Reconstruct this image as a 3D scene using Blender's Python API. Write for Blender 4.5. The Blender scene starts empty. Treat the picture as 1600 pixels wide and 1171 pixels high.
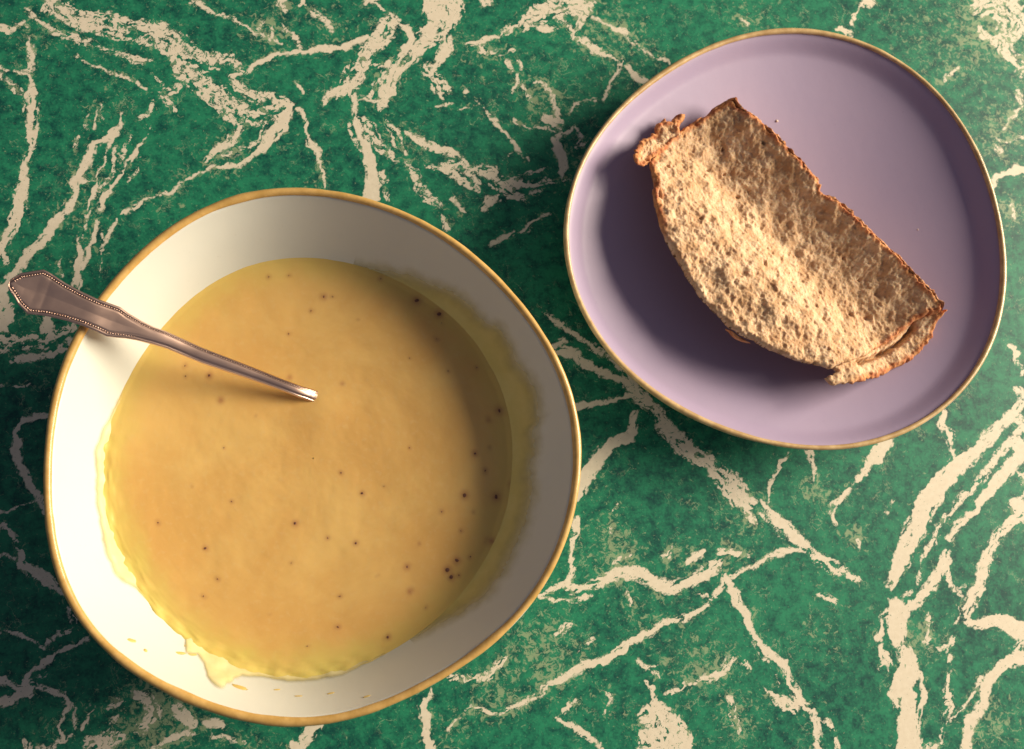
import bpy, math, random
import numpy as np
from mathutils import Vector, Matrix, Quaternion

random.seed(7)
rng = np.random.default_rng(7)
scene = bpy.context.scene

# ------------------------------------------------------------------ camera
PW, PH, FPX = 1600.0, 1171.0, 1473.0
CAM_H = 0.42
NADIR = (580.0, 879.0)                       # picture position of the point right below the camera
d_cam = Vector((NADIR[0]-PW/2, -(NADIR[1]-PH/2), -FPX)).normalized()
q_cam = d_cam.rotation_difference(Vector((0, 0, -1)))
cam_data = bpy.data.cameras.new("camera")
cam_data.sensor_width = 36.0
cam_data.lens = FPX/PW*36.0
cam_data.clip_start = 0.01
cam_data.clip_end = 50.0
cam = bpy.data.objects.new("camera", cam_data)
scene.collection.objects.link(cam)
cam.rotation_mode = 'QUATERNION'
cam.rotation_quaternion = q_cam
CAM = np.array((0.0, 0.0, CAM_H))
cam.location = CAM
scene.camera = cam
cam_data.dof.use_dof = True
cam_data.dof.focus_distance = 0.385
cam_data.dof.aperture_fstop = 15.0
RM = np.array(q_cam.to_matrix())

# ------------------------------------------------------------------ light: one soft window to the right, dim cool room
world = bpy.data.worlds.new("World")
scene.world = world
world.use_nodes = True
bg = world.node_tree.nodes["Background"]
bg.inputs[0].default_value = (0.45, 0.45, 0.58, 1)
bg.inputs[1].default_value = 0.25

def area(name, loc, target, sx, sy, power, col):
    l = bpy.data.lights.new(name, 'AREA')
    l.shape = 'RECTANGLE'; l.size = sx; l.size_y = sy; l.energy = power; l.color = col
    o = bpy.data.objects.new(name, l)
    scene.collection.objects.link(o)
    o.location = loc
    o.rotation_euler = (Vector(target)-Vector(loc)).to_track_quat('-Z', 'Y').to_euler()
    return o
az = math.radians(15); el = math.radians(25); DL = 2.4
area("window_light", (0.05+DL*math.cos(el)*math.cos(az), DL*math.cos(el)*math.sin(az), DL*math.sin(el)),
     (0.05, 0, 0.02), 1.3, 1.3, 140.0, (1.0, 0.88, 0.69))

scene.view_settings.view_transform = 'Standard'
scene.view_settings.look = 'None'
scene.view_settings.exposure = 0.0
scene.view_settings.gamma = 1.0
scene.render.engine = 'CYCLES'

# ------------------------------------------------------------------ picture <-> place
def at(px, py, z):
    px = np.asarray(px, float); py = np.asarray(py, float)
    d = np.stack([px-PW/2, -(py-PH/2), np.full_like(px, -FPX)], -1) @ RM.T
    t = (np.asarray(z)-CAM_H)/d[..., 2]
    return np.stack([d[..., 0]*t, d[..., 1]*t, CAM_H+d[..., 2]*t], -1)
def proj(P):
    c = (np.asarray(P)-CAM) @ RM
    return PW/2+FPX*c[..., 0]/(-c[..., 2]), PH/2-FPX*c[..., 1]/(-c[..., 2])

# ------------------------------------------------------------------ numpy noise
def _hash(ix, iy, seed):
    h = (ix.astype(np.int64)*374761393 + iy.astype(np.int64)*668265263 + seed*2147483647) & 0xffffffff
    h = ((h ^ (h >> 13))*1274126177) & 0xffffffff
    h = ((h ^ (h >> 16))*2246822519) & 0xffffffff
    return ((h ^ (h >> 15)) & 0xffffff)/float(0xffffff)
def vnoise(x, y, seed=0):
    ix = np.floor(x); iy = np.floor(y); fx = x-ix; fy = y-iy
    fx = fx*fx*fx*(fx*(fx*6-15)+10); fy = fy*fy*fy*(fy*(fy*6-15)+10)
    a = _hash(ix, iy, seed); b = _hash(ix+1, iy, seed); c = _hash(ix, iy+1, seed); d = _hash(ix+1, iy+1, seed)
    return (a*(1-fx)+b*fx)*(1-fy)+(c*(1-fx)+d*fx)*fy
def fbm(x, y, seed=0, oct=4, gain=0.5):
    s = 0; a = 1; t = 0
    for k in range(oct):
        s = s + a*(vnoise(x, y, seed+k*17)-0.5); t += a; a *= gain; x = x*2.03+3.7; y = y*2.03+1.3
    return s/t*2
def worley(x, y, seed=0):
    ix = np.floor(x); iy = np.floor(y)
    f1 = np.full(x.shape, 9.0); f2 = np.full(x.shape, 9.0)
    for dx in (-1, 0, 1):
        for dy in (-1, 0, 1):
            cx = ix+dx; cy = iy+dy
            px = cx+_hash(cx, cy, seed); py = cy+_hash(cx, cy, seed+91)
            d = np.hypot(x-px, y-py)
            f2 = np.minimum(f2, np.maximum(f1, d)); f1 = np.minimum(f1, d)
    return f1, f2
def sstep(a, b, x):
    t = np.clip((x-a)/(b-a), 0, 1); return t*t*(3-2*t)

# ------------------------------------------------------------------ object helpers
COL = scene.collection.objects
def mesh_obj(name, V, F, mat, parent=None, smooth=True, attrs=None):
    me = bpy.data.meshes.new(name)
    V = np.asarray(V, float)
    if isinstance(F, np.ndarray):
        n = len(F); k = F.shape[1]
        me.vertices.add(len(V)); me.vertices.foreach_set("co", V.ravel())
        me.loops.add(n*k); me.loops.foreach_set("vertex_index", F.ravel().astype(np.int32))
        me.polygons.add(n)
        me.polygons.foreach_set("loop_start", np.arange(0, n*k, k, dtype=np.int32))
        me.update(calc_edges=True); me.validate()
    else:
        me.from_pydata([tuple(v) for v in V], [], F)
    if smooth:
        me.polygons.foreach_set("use_smooth", np.ones(len(me.polygons), bool))
    for k, a in (attrs or {}).items():
        at_ = me.attributes.new(k, 'FLOAT', 'POINT'); at_.data.foreach_set("value", np.asarray(a, np.float32))
    if mat: me.materials.append(mat)
    o = bpy.data.objects.new(name, me); COL.link(o)
    if parent: o.parent = parent
    return o
def empty(name, loc=(0, 0, 0)):
    o = bpy.data.objects.new(name, None); COL.link(o); o.location = loc; o.empty_display_size = 0.01
    return o
def tag(o, label=None, cat=None, group=None, kind=None):
    if label: o["label"] = label
    if cat: o["category"] = cat
    if group: o["group"] = group
    if kind: o["kind"] = kind
    return o
def grid_faces(nu, nv, wrap_u=False, wrap_v=False):
    iu = np.arange(nu if wrap_u else nu-1); iv = np.arange(nv if wrap_v else nv-1)
    I, J = np.meshgrid(iu, iv, indexing='ij'); I2 = (I+1) % nu; J2 = (J+1) % nv
    return np.stack([I*nv+J, I2*nv+J, I2*nv+J2, I*nv+J2], -1).reshape(-1, 4)

# ------------------------------------------------------------------ material helper
class Mat:
    def __init__(s, name):
        s.m = bpy.data.materials.new(name); s.m.use_nodes = True
        s.t = s.m.node_tree; s.b = s.t.nodes["Principled BSDF"]
    def n(s, kind, **kw):
        nd = s.t.nodes.new(kind)
        for k, v in kw.items():
            if k.startswith('i_'):
                key = k[2:]; key = int(key) if key.isdigit() else key.replace('_', ' ')
                if hasattr(v, 'links') or isinstance(v, bpy.types.NodeSocket): s.t.links.new(v, nd.inputs[key])
                else: nd.inputs[key].default_value = v
            else: setattr(nd, k, v)
        return nd
    def link(s, a, b): s.t.links.new(a, b)
    def coord(s, which='Object'): return s.n('ShaderNodeTexCoord').outputs[which]
    def noise(s, scale, detail=4, rough=0.5, vec=None, dist=0.0):
        nd = s.n('ShaderNodeTexNoise'); nd.inputs['Scale'].default_value = scale; nd.inputs['Detail'].default_value = detail
        nd.inputs['Roughness'].default_value = rough; nd.inputs['Distortion'].default_value = dist
        s.link(vec if vec is not None else s.coord(), nd.inputs['Vector']); return nd.outputs['Fac']
    def math(s, op, a, b=None, c=None, clamp=False):
        nd = s.n('ShaderNodeMath', operation=op); nd.use_clamp = clamp
        for i, v in enumerate((a, b, c)):
            if v is None: continue
            if isinstance(v, (int, float)): nd.inputs[i].default_value = v
            else: s.link(v, nd.inputs[i])
        return nd.outputs[0]
    def step(s, v, a, b, lo=0.0, hi=1.0):
        nd = s.n('ShaderNodeMapRange', interpolation_type='SMOOTHSTEP'); s.link(v, nd.inputs[0])
        for i, x in ((1, a), (2, b), (3, lo), (4, hi)): nd.inputs[i].default_value = x
        return nd.outputs[0]
    def mix(s, f, a, b):
        nd = s.n('ShaderNodeMix', data_type='RGBA')
        if isinstance(f, (int, float)): nd.inputs[0].default_value = f
        else: s.link(f, nd.inputs[0])
        for i, v in ((6, a), (7, b)):
            if isinstance(v, tuple): nd.inputs[i].default_value = (*v, 1)
            else: s.link(v, nd.inputs[i])
        return nd.outputs[2]
    def attr(s, name): return s.n('ShaderNodeAttribute', attribute_name=name).outputs['Fac']
    def bump(s, h, strength=0.3, dist=0.001):
        nd = s.n('ShaderNodeBump'); nd.inputs['Strength'].default_value = strength; nd.inputs['Distance'].default_value = dist
        s.link(h, nd.inputs['Height']); s.link(nd.outputs[0], s.b.inputs['Normal'])
    def color(s, c):
        if isinstance(c, tuple): s.b.inputs['Base Color'].default_value = (*c, 1)
        else: s.link(c, s.b.inputs['Base Color'])
    def set(s, **kw):
        for k, v in kw.items(): s.b.inputs[k.replace('_', ' ')].default_value = v

# ================================================================== TABLE
VEINS = [
 # (breakup, [(x, y, width), ...]) as seen, later laid down on the table top
 (.75,[(75,-10,20),(80,0,22),(95,12,30),(130,30,34),(170,40,36),(210,50,36),(240,50,42),(270,68,42),(290,85,34),(320,95,30)]),
 (.8,[(270,75,26),(285,110,28),(310,130,34),(340,150,34),(370,180,30)]),(.5,[(300,80,12),(330,90,16),(360,92,14),(383,112,10),(360,118,8)]),
 (.5,[(330,105,10),(350,108,10),(378,116,5)]),(.5,[(365,130,15),(400,150,16),(425,150,10),(450,165,12)]),(.7,[(300,120,18),(350,165,34),(400,183,24),(445,172,24)]),
 (.1,[(449,168,20),(440,190,24),(425,215,20),(405,238,10),(370,258,9),(350,260,9),(330,258,6)]),
 (.4,[(385,180,16),(365,215,14),(340,235,12),(320,250,6)]),(.5,[(415,190,6),(405,220,8),(380,235,6),(345,245,8)]),
 (.3,[(-10,48,12),(20,45,11),(40,38,7)]),(.5,[(40,15,3),(50,25,4),(80,45,8),(110,55,10),(137,62,8)]),
 (.5,[(100,60,3),(125,68,4),(150,75,6),(185,82,6),(210,92,13),(238,98,5)]),
 (.2,[(40,58,6),(50,80,12),(48,115,8),(46,125,8),(52,150,16),(52,180,17),(50,215,20),(45,240,14),(36,270,14),(30,310,24),(28,335,22),(15,365,16),(0,392,14),(-10,410,12)]),
 (.2,[(25,112,5),(45,117,6)]),(.4,[(0,105,4),(12,110,4),(0,120,6)]),(.6,[(5,125,6),(20,140,12),(35,150,12),(38,170,6)]),
 (.0,[(195,180,4),(188,190,6),(186,200,9),(180,208,14),(160,220,13),(145,230,13),(130,262,13),(118,280,14),(118,305,11),(105,325,13),(85,345,13),(75,370,13),(55,388,12),(40,405,13),(25,425,14),(10,445,15),(-5,465,15)]),
 (.1,[(178,215,5),(168,240,5),(155,270,7),(150,300,8),(140,320,7),(135,345,5),(125,370,6),(125,392,9),(121,425,12),(118,450,12)]),
 (.0,[(118,280,5),(140,285,4),(150,285,4)]),(.1,[(220,225,4),(210,240,8),(195,265,7),(175,290,7),(160,315,8),(150,345,8),(145,375,7),(137,392,8),(130,420,6)]),
 (.3,[(182,225,3),(178,250,4),(172,275,4),(158,300,4)]),(.5,[(205,215,4),(195,230,8),(190,250,6)]),(.2,[(235,195,3),(222,225,4),(212,240,4)]),
 (.2,[(218,245,4),(215,265,4),(200,285,3)]),(.1,[(160,370,3),(158,400,3),(152,430,3)]),(.3,[(95,400,3),(90,415,4),(97,430,3)]),
 (.1,[(330,262,2),(300,275,5),(285,285,5),(270,300,5)]),(.2,[(267,303,6),(250,303,6)]),
 (.1,[(242,305,4),(215,320,6),(195,333,5),(180,345,4),(170,365,5),(158,390,6)]),
 (.3,[(118,88,3),(140,102,4),(180,115,5),(200,125,7),(228,138,4)]),(.6,[(240,120,4),(250,135,8),(255,150,12),(275,145,12),(282,135,6)]),
 (.5,[(255,150,8),(270,172,6)]),(.5,[(240,162,6),(232,178,6),(215,185,5)]),(.3,[(135,178,3),(134,200,4)]),(.3,[(152,170,3),(145,200,5)]),(.3,[(160,165,3),(157,190,3)]),(.3,[(123,205,3),(116,235,4)]),
 (.3,[(300,-5,4),(320,12,8),(345,22,8),(365,30,8),(385,42,8),(400,52,8),(415,60,6),(440,68,4)]),
 (.0,[(393,110,10),(405,100,10),(425,90,8),(450,83,8),(480,78,8),(505,75,8),(534,77,8),(555,68,9),(575,60,10)]),
 (.1,[(460,128,4),(466,134,6),(472,142,6)]),(.1,[(465,170,5),(474,180,5),(478,195,8),(482,210,8),(485,222,12),(495,238,10),(500,255,7),(503,275,6),(507,290,4)]),
 (.6,[(405,45,5),(410,36,5),(422,35,5),(428,45,6),(425,58,8),(410,55,5)]),(.5,[(440,-5,12),(446,15,8)]),(.3,[(470,-5,8),(482,15,9),(510,35,7),(520,48,5)]),
 (.2,[(502,165,4),(513,150,14),(530,138,16)]),(.6,[(440,40,6),(460,60,8),(470,75,4)]),
 (.1,[(570,-5,5),(590,8,5),(605,20,10),(615,30,18)]),(.45,[(615,30,18),(603,45,30),(590,60,30),(575,80,26),(563,105,28),(550,120,34),(545,140,28),(530,148,20)]),
 (.1,[(612,28,10),(635,48,12),(645,62,14)]),(.3,[(695,-10,60),(690,25,52),(675,52,40),(655,68,36),(640,80,34),(625,100,28),(615,120,24),(605,145,22),(598,160,18),(594,170,8)]),
 (.6,[(565,120,16),(580,105,14),(600,100,10),(620,90,12)]),(.5,[(580,150,8),(590,130,12),(605,110,10)]),
 (.2,[(700,60,16),(698,78,20),(685,95,16),(678,102,12)]),(.6,[(658,98,8),(672,112,16),(685,130,24),(695,147,14)]),(.0,[(560,152,5),(590,158,5)]),
 (.0,[(728,70,5),(750,65,8),(775,58,8)]),(.5,[(785,52,12),(810,40,20),(835,25,28),(870,12,34),(905,-5,44)]),(.2,[(845,45,10),(852,48,14),(868,50,6)]),
 (.4,[(910,20,12),(905,40,8),(900,55,10),(908,65,14),(925,75,14),(945,83,12),(962,97,6)]),
 (.1,[(925,28,3),(950,38,5),(975,50,8),(990,68,8),(1010,80,4),(1030,90,4),(1045,100,5)]),
 (.0,[(978,103,6),(990,115,9),(1008,130,8)]),(.1,[(975,90,3),(968,105,5),(955,130,6),(945,158,5)]),(.0,[(930,155,6),(912,158,5),(900,165,4),(886,175,3)]),
 (.0,[(553,150,8),(555,170,9),(557,190,10),(565,210,12),(573,235,14),(580,260,20),(583,280,22),(580,300,24),(578,315,24)]),
 (.5,[(562,188,10),(580,200,16),(595,222,8)]),(.5,[(570,210,8),(590,228,12),(610,243,14),(635,255,10),(648,275,10),(653,292,12),(670,310,14),(688,322,10)]),
 (.75,[(605,190,10),(618,205,16),(622,225,16),(630,240,8)]),(.5,[(545,195,4),(550,215,5),(563,235,5)]),(.4,[(600,270,8),(603,290,8),(605,310,6)]),
 (.3,[(635,207,8),(650,218,16),(668,228,12)]),(.2,[(665,228,8),(690,234,16),(712,242,12),(732,254,5)]),
 (.4,[(663,256,6),(680,262,8),(705,270,18),(725,282,20),(740,295,8)]),(.6,[(700,256,10),(740,262,14),(770,272,20),(790,280,16)]),
 (.4,[(780,283,18),(820,287,14),(850,285,8),(885,282,5)]),(.5,[(770,285,14),(795,300,14),(820,312,8)]),(.1,[(752,325,12),(762,315,12),(780,310,7)]),
 (.5,[(810,275,4),(835,268,6),(850,265,8)]),(.3,[(830,302,6),(845,298,4)]),(.6,[(745,300,5),(750,285,8),(730,270,8)]),
 (.1,[(710,310,6),(715,322,5),(724,333,3)]),(.3,[(693,342,9),(698,358,9)]),(.1,[(770,382,6),(785,372,9),(808,358,8)]),(.1,[(815,362,9),(830,350,8),(857,338,5)]),
 (.1,[(755,172,4),(775,190,6),(785,205,5),(795,220,5),(810,235,5),(828,250,3)]),(.2,[(744,158,6),(748,168,4),(720,173,3)]),(.2,[(682,165,4),(705,163,4)]),
 (.2,[(788,250,5),(802,243,4)]),(.3,[(855,185,14),(868,192,24)]),(.2,[(872,212,8),(885,205,12),(896,200,7)]),(.0,[(868,220,12),(878,245,14),(880,262,12),(878,275,5)]),
 (.2,[(805,190,3),(825,198,6),(850,200,5)]),(.3,[(795,95,7),(798,110,5)]),(.3,[(806,118,9),(806,130,9),(803,142,4)]),(.4,[(815,138,8),(825,150,10),(832,162,5)]),
 (.2,[(830,124,6),(850,135,4),(862,148,5),(866,165,6),(868,180,8)]),(.3,[(812,95,3),(815,105,4)]),(.6,[(900,200,6),(910,215,5),(898,230,6),(915,225,4)]),
 (.2,[(755,5,12),(772,6,5)]),(.0,[(725,143,6),(730,144,6)]),(.5,[(750,75,10),(760,82,8),(800,80,3)]),(.7,[(868,20,4),(880,40,8),(900,50,6)]),
 (.2,[(1362,-5,12),(1347,10,12),(1335,25,14),(1330,37,9)]),(.2,[(1312,50,12),(1325,52,8)]),(.2,[(1155,25,4),(1168,38,4)]),
 (.7,[(1540,-10,40),(1565,5,50),(1585,30,46),(1575,50,40),(1565,65,34),(1575,85,22),(1595,100,18),(1605,115,14)]),(.6,[(1530,50,10),(1545,60,14)]),
 (.3,[(1473,130,4),(1480,118,4),(1497,106,4)]),(.0,[(1550,292,7),(1555,280,8),(1572,270,12),(1590,268,12),(1610,263,12)]),
 (.3,[(1592,140,5),(1594,165,4),(1580,185,3),(1570,200,3)]),(.3,[(1550,212,4),(1562,222,4),(1580,225,5),(1605,212,4)]),(.5,[(1555,232,6),(1565,240,6)]),(.5,[(1580,320,5),(1583,340,8)]),
 (.1,[(-5,470,16),(10,482,24),(12,500,20),(-5,515,14)]),(.0,[(75,490,16),(73,515,20)]),(.6,[(-5,532,16),(40,528,14),(80,528,18),(112,512,14)]),(.5,[(0,550,5),(30,545,8),(70,540,10)]),
 (.2,[(16,566,8),(40,562,13),(65,557,13),(90,548,12),(115,530,8)]),
 (.0,[(75,650,7),(50,652,8),(35,658,8),(23,675,13),(25,700,17),(32,730,15),(45,755,13),(60,775,12),(72,800,8)]),(.3,[(-5,600,3),(20,606,3),(45,600,3)]),
 (.2,[(0,800,3),(20,795,3),(50,785,4),(70,778,4)]),
 (.2,[(-5,820,5),(15,832,6),(25,845,9),(30,860,12),(35,880,18),(50,893,22),(70,905,20),(87,917,13),(100,930,8)]),(.2,[(2,868,3),(20,875,5)]),
 (.2,[(105,950,6),(113,968,10),(120,982,6)]),(.3,[(5,987,5),(25,990,5),(48,998,4),(70,1012,4)]),(.3,[(110,985,4),(90,992,4),(75,1005,4)]),
 (.05,[(140,997,6),(115,1008,7),(95,1020,9),(75,1030,9),(55,1045,9),(42,1058,10),(38,1072,14)]),(.1,[(-5,1060,14),(20,1074,12),(42,1078,16)]),(.1,[(45,1080,14),(20,1095,12),(-5,1098,13)]),
 (.1,[(50,1072,9),(80,1080,10),(100,1088,9),(108,1102,8),(100,1120,8),(94,1135,6),(98,1158,7)]),(.1,[(103,1090,5),(118,1108,5),(115,1138,4)]),(.4,[(55,1060,6),(75,1052,6)]),
 (.6,[(210,1085,12),(232,1098,24),(240,1115,26),(225,1132,20),(205,1142,14)]),(.2,[(275,1108,20),(290,1122,26),(300,1130,18)]),(.1,[(325,1130,14),(345,1132,16)]),
 (.3,[(145,1165,30),(168,1160,34),(190,1150,14)]),(.4,[(145,1103,7),(135,1118,8),(128,1138,6)]),(.4,[(300,1145,10),(270,1158,14),(240,1170,10)]),(.5,[(170,1105,8),(190,1095,8)]),
 (.3,[(38,1158,10),(44,1178,8)]),(.2,[(60,1175,6),(95,1160,7),(112,1150,5)]),(.1,[(492,1130,24),(484,1145,22),(472,1160,16),(460,1175,16)]),(.6,[(180,1120,8),(165,1140,8)]),(.6,[(330,1150,6),(380,1160,5)]),
 (.1,[(903,812,10),(900,825,14),(894,850,10),(893,870,9),(897,892,10),(888,908,12),(872,918,12)]),
 (.2,[(845,930,10),(870,922,12),(900,918,16),(930,912,12),(948,902,18),(970,895,20),(1000,897,24),(1025,912,22),(1045,918,20),(1070,913,18),(1090,903,20),(1112,890,22),(1125,878,14)]),
 (.2,[(845,933,6),(870,938,6),(900,936,7),(925,932,5)]),(.0,[(1078,878,12),(1090,870,16),(1102,860,6)]),(.3,[(1125,864,14),(1145,864,12),(1170,868,4)]),(.5,[(960,880,10),(985,870,6)]),
 (.1,[(700,1140,4),(712,1122,5),(735,1108,5),(755,1110,8),(785,1112,8),(810,1103,8),(835,1090,9),(860,1070,12),(880,1060,12),(905,1045,14),(930,1035,13),(960,1025,14),(985,1003,16),(1010,993,12),(1030,978,12),(1067,966,10),(1085,958,10),(1105,945,8),(1125,922,8),(1132,900,9)]),
 (.4,[(905,1045,5),(912,1030,5),(910,1010,6),(925,995,5)]),(.0,[(662,1095,11),(660,1110,14),(666,1130,14),(663,1150,13),(672,1175,18)]),(.0,[(675,1075,4),(668,1095,6)]),
 (.1,[(868,1120,5),(885,1133,8),(905,1140,11),(920,1150,8),(938,1168,6)]),(.2,[(878,1113,7),(888,1100,8),(900,1095,5)]),
 (.3,[(1005,1125,26),(1025,1112,34),(1040,1140,60),(1050,1175,70)]),(.3,[(1005,1150,20),(1015,1165,30)]),(.1,[(1010,1062,5),(1020,1085,7),(1030,1097,10),(1042,1108,10),(1052,1115,6)]),
 (.4,[(1040,1085,6),(1055,1080,10),(1070,1072,8)]),(.2,[(997,1033,5),(1012,1045,5),(1037,1034,4)]),(.5,[(943,1082,4),(957,1090,5),(948,1115,6)]),(.5,[(1030,1060,4),(1020,1050,6)]),
 (.5,[(955,830,4),(958,805,5),(965,790,4)]),(.6,[(1040,870,10),(1050,860,6)]),(.5,[(983,925,6),(985,960,4)]),(.6,[(875,990,8),(890,975,5)]),(.5,[(700,1060,10),(760,1060,12),(790,1030,8)]),
 (.2,[(832,484,4),(855,490,6),(870,500,9),(885,515,9),(900,522,12),(925,540,14),(945,555,12),(975,575,15),(992,598,15)]),(.0,[(862,541,7),(885,535,8)]),
 (.1,[(872,550,16),(895,552,18),(915,570,14),(940,583,15),(965,593,12),(985,600,8)]),(.0,[(897,636,10),(930,632,10),(960,625,8),(982,618,6)]),
 (.0,[(900,775,22),(908,752,26),(922,733,22),(945,705,22),(965,688,17),(982,682,20),(991,665,15),(990,645,8)]),
 (.3,[(975,595,12),(1000,620,20),(1030,650,22),(1050,680,24),(1075,705,30),(1105,722,30)]),(.3,[(1115,735,22),(1138,752,38),(1152,775,38),(1172,786,20)]),
 (.1,[(1238,708,6),(1222,722,8),(1211,740,8),(1206,760,8),(1200,782,5)]),(.2,[(1265,706,13),(1269,725,8),(1276,748,4)]),
 (.1,[(1384,690,24),(1366,715,18),(1345,740,11),(1335,760,10),(1318,776,8),(1305,788,8),(1300,800,8),(1307,818,4)]),
 (.1,[(1475,645,8),(1470,662,12),(1484,680,10),(1485,700,8),(1497,723,5)]),(.2,[(1577,540,6),(1590,552,8),(1586,562,5),(1603,582,5)]),
 (.1,[(1610,610,12),(1585,642,15),(1555,675,22),(1520,708,28),(1490,735,32),(1470,755,34),(1452,780,38),(1435,815,34),(1420,850,32),(1405,885,24),(1392,915,14)]),
 (.3,[(1610,655,12),(1580,688,14),(1560,710,12),(1540,740,12),(1520,762,12),(1500,780,12),(1488,800,11),(1470,820,12),(1460,845,10),(1445,860,7),(1437,880,5),(1436,910,4)]),
 (.1,[(1610,695,22),(1575,733,22),(1555,755,18),(1540,775,16),(1520,800,13),(1497,820,12),(1485,840,13)]),
 (.1,[(1480,862,10),(1475,880,22),(1462,905,18),(1445,930,20),(1428,943,18),(1412,952,8)]),(.2,[(1478,875,16),(1482,900,10),(1492,920,6),(1500,938,5),(1500,960,5),(1490,970,6)]),(.0,[(1495,922,3),(1512,912,3)]),
 (.2,[(1610,790,28),(1575,822,20),(1552,850,18),(1540,880,20),(1532,910,25),(1520,935,22),(1508,962,14)]),(.4,[(1605,740,5),(1590,765,6),(1600,775,5)]),
 (.1,[(1508,972,12),(1530,975,20),(1560,968,24),(1580,978,24),(1610,988,26)]),(.2,[(1580,990,8),(1610,1012,12)]),
 (.05,[(1400,942,22),(1403,960,34),(1400,985,32),(1405,1005,18)]),(.1,[(1415,1020,26),(1420,1040,34),(1412,1062,40),(1400,1082,26)]),
 (.3,[(1397,1078,16),(1400,1100,14)]),(.1,[(1415,1080,30),(1416,1110,30),(1420,1145,36),(1422,1180,36)]),(.05,[(1436,1052,6),(1445,1080,8),(1440,1110,7),(1432,1140,8)]),
 (.1,[(1395,948,5),(1377,962,6),(1375,985,7),(1371,998,10)]),(.1,[(1377,1010,7),(1385,1032,13),(1390,1045,8)]),
 (.3,[(1487,1000,12),(1482,1030,7),(1482,1060,9),(1480,1088,18),(1488,1102,9),(1476,1135,8),(1472,1158,7),(1450,1172,14)]),
 (.5,[(1450,962,10),(1455,985,12),(1448,1000,8)]),(.5,[(1450,1020,10),(1465,1015,6),(1485,1008,6)]),(.2,[(1422,925,10),(1412,930,6)]),
 (.1,[(1610,1028,22),(1578,1034,22),(1557,1048,20),(1542,1070,20),(1536,1095,16),(1530,1115,14),(1515,1130,16),(1512,1150,15),(1510,1180,16)]),(.1,[(1532,1058,4),(1522,1085,5),(1502,1110,5),(1485,1127,4)]),
 (.1,[(1190,785,4),(1203,800,12),(1215,815,18),(1235,832,16),(1255,852,16)]),(.4,[(1255,855,14),(1275,872,18),(1300,885,18),(1322,895,14),(1347,910,9)]),(.2,[(1190,803,5),(1215,835,5),(1228,842,6)]),
 (.1,[(1133,903,6),(1150,895,6),(1175,885,6),(1195,875,6),(1208,866,9),(1225,861,10),(1247,856,8)]),(.2,[(1140,903,5),(1165,890,5),(1185,884,5)]),
 (.05,[(1133,905,10),(1145,925,13),(1155,945,14),(1168,962,13),(1174,985,14),(1185,1000,13),(1200,1020,16),(1220,1035,16),(1230,1055,12),(1237,1075,13),(1250,1098,20)]),
 (.1,[(1255,1102,14),(1268,1112,12),(1275,1128,14),(1275,1150,13),(1280,1175,12)]),(.2,[(1272,1112,8),(1295,1130,10),(1305,1150,8),(1309,1170,6)]),(.3,[(1197,1080,7),(1215,1095,16),(1240,1108,18)]),(.2,[(1180,1008,5),(1195,1030,5),(1210,1050,5),(1216,1070,4)]),
 (.3,[(1070,1068,6),(1095,1062,12),(1118,1058,18),(1135,1045,14),(1144,1030,7)]),(.6,[(1138,1090,10),(1145,1115,12),(1152,1145,10)]),(.4,[(1280,928,8),(1302,940,9)]),(.4,[(1335,835,5),(1343,845,8),(1345,852,4)]),
 (.3,[(1165,800,8),(1180,815,10)]),(.5,[(1090,925,5),(1120,935,4)]),(.6,[(1160,1035,8),(1170,1045,6)]),(.2,[(1395,785,4),(1385,800,3)]),(.0,[(1067,1140,10),(1070,1165,14)]),
 (.4,[(715,5,4),(722,15,3)]),(.5,[(1395,1020,3),(1372,1045,6)]),
]
SPECK = [(60,60,60,.5),(180,130,70,.4),(340,240,50,.6),(420,45,50,.8),(520,40,50,.6),(620,120,60,.4),(760,90,60,.5),(850,150,50,.8),(960,50,90,.7),(640,220,50,.5),(120,320,80,.5),
 (60,420,60,.3),(1180,25,60,.6),(1440,40,80,.7),(1520,60,90,.9),(1560,200,60,.8),(1580,330,30,.9),(840,1020,80,.9),(780,1090,60,.8),(960,860,60,.9),(1000,960,60,.6),(1150,830,60,.7),
 (1270,770,40,.7),(1340,840,30,.7),(1100,1030,60,.9),(1160,1120,50,.8),(1290,1000,60,.6),(1440,1000,40,.7),(1560,1130,60,.8),(250,1120,90,.9),(400,1160,80,.5),(700,1150,60,.6),(260,320,60,.4),
 (500,270,30,.6),(900,250,50,.6),(460,300,40,.4),(1180,950,30,.4),(980,1120,40,.4),(930,1060,50,.4),(1060,870,40,.7),(1450,130,50,.5),(720,330,40,.4),(940,760,40,.5)]

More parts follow.
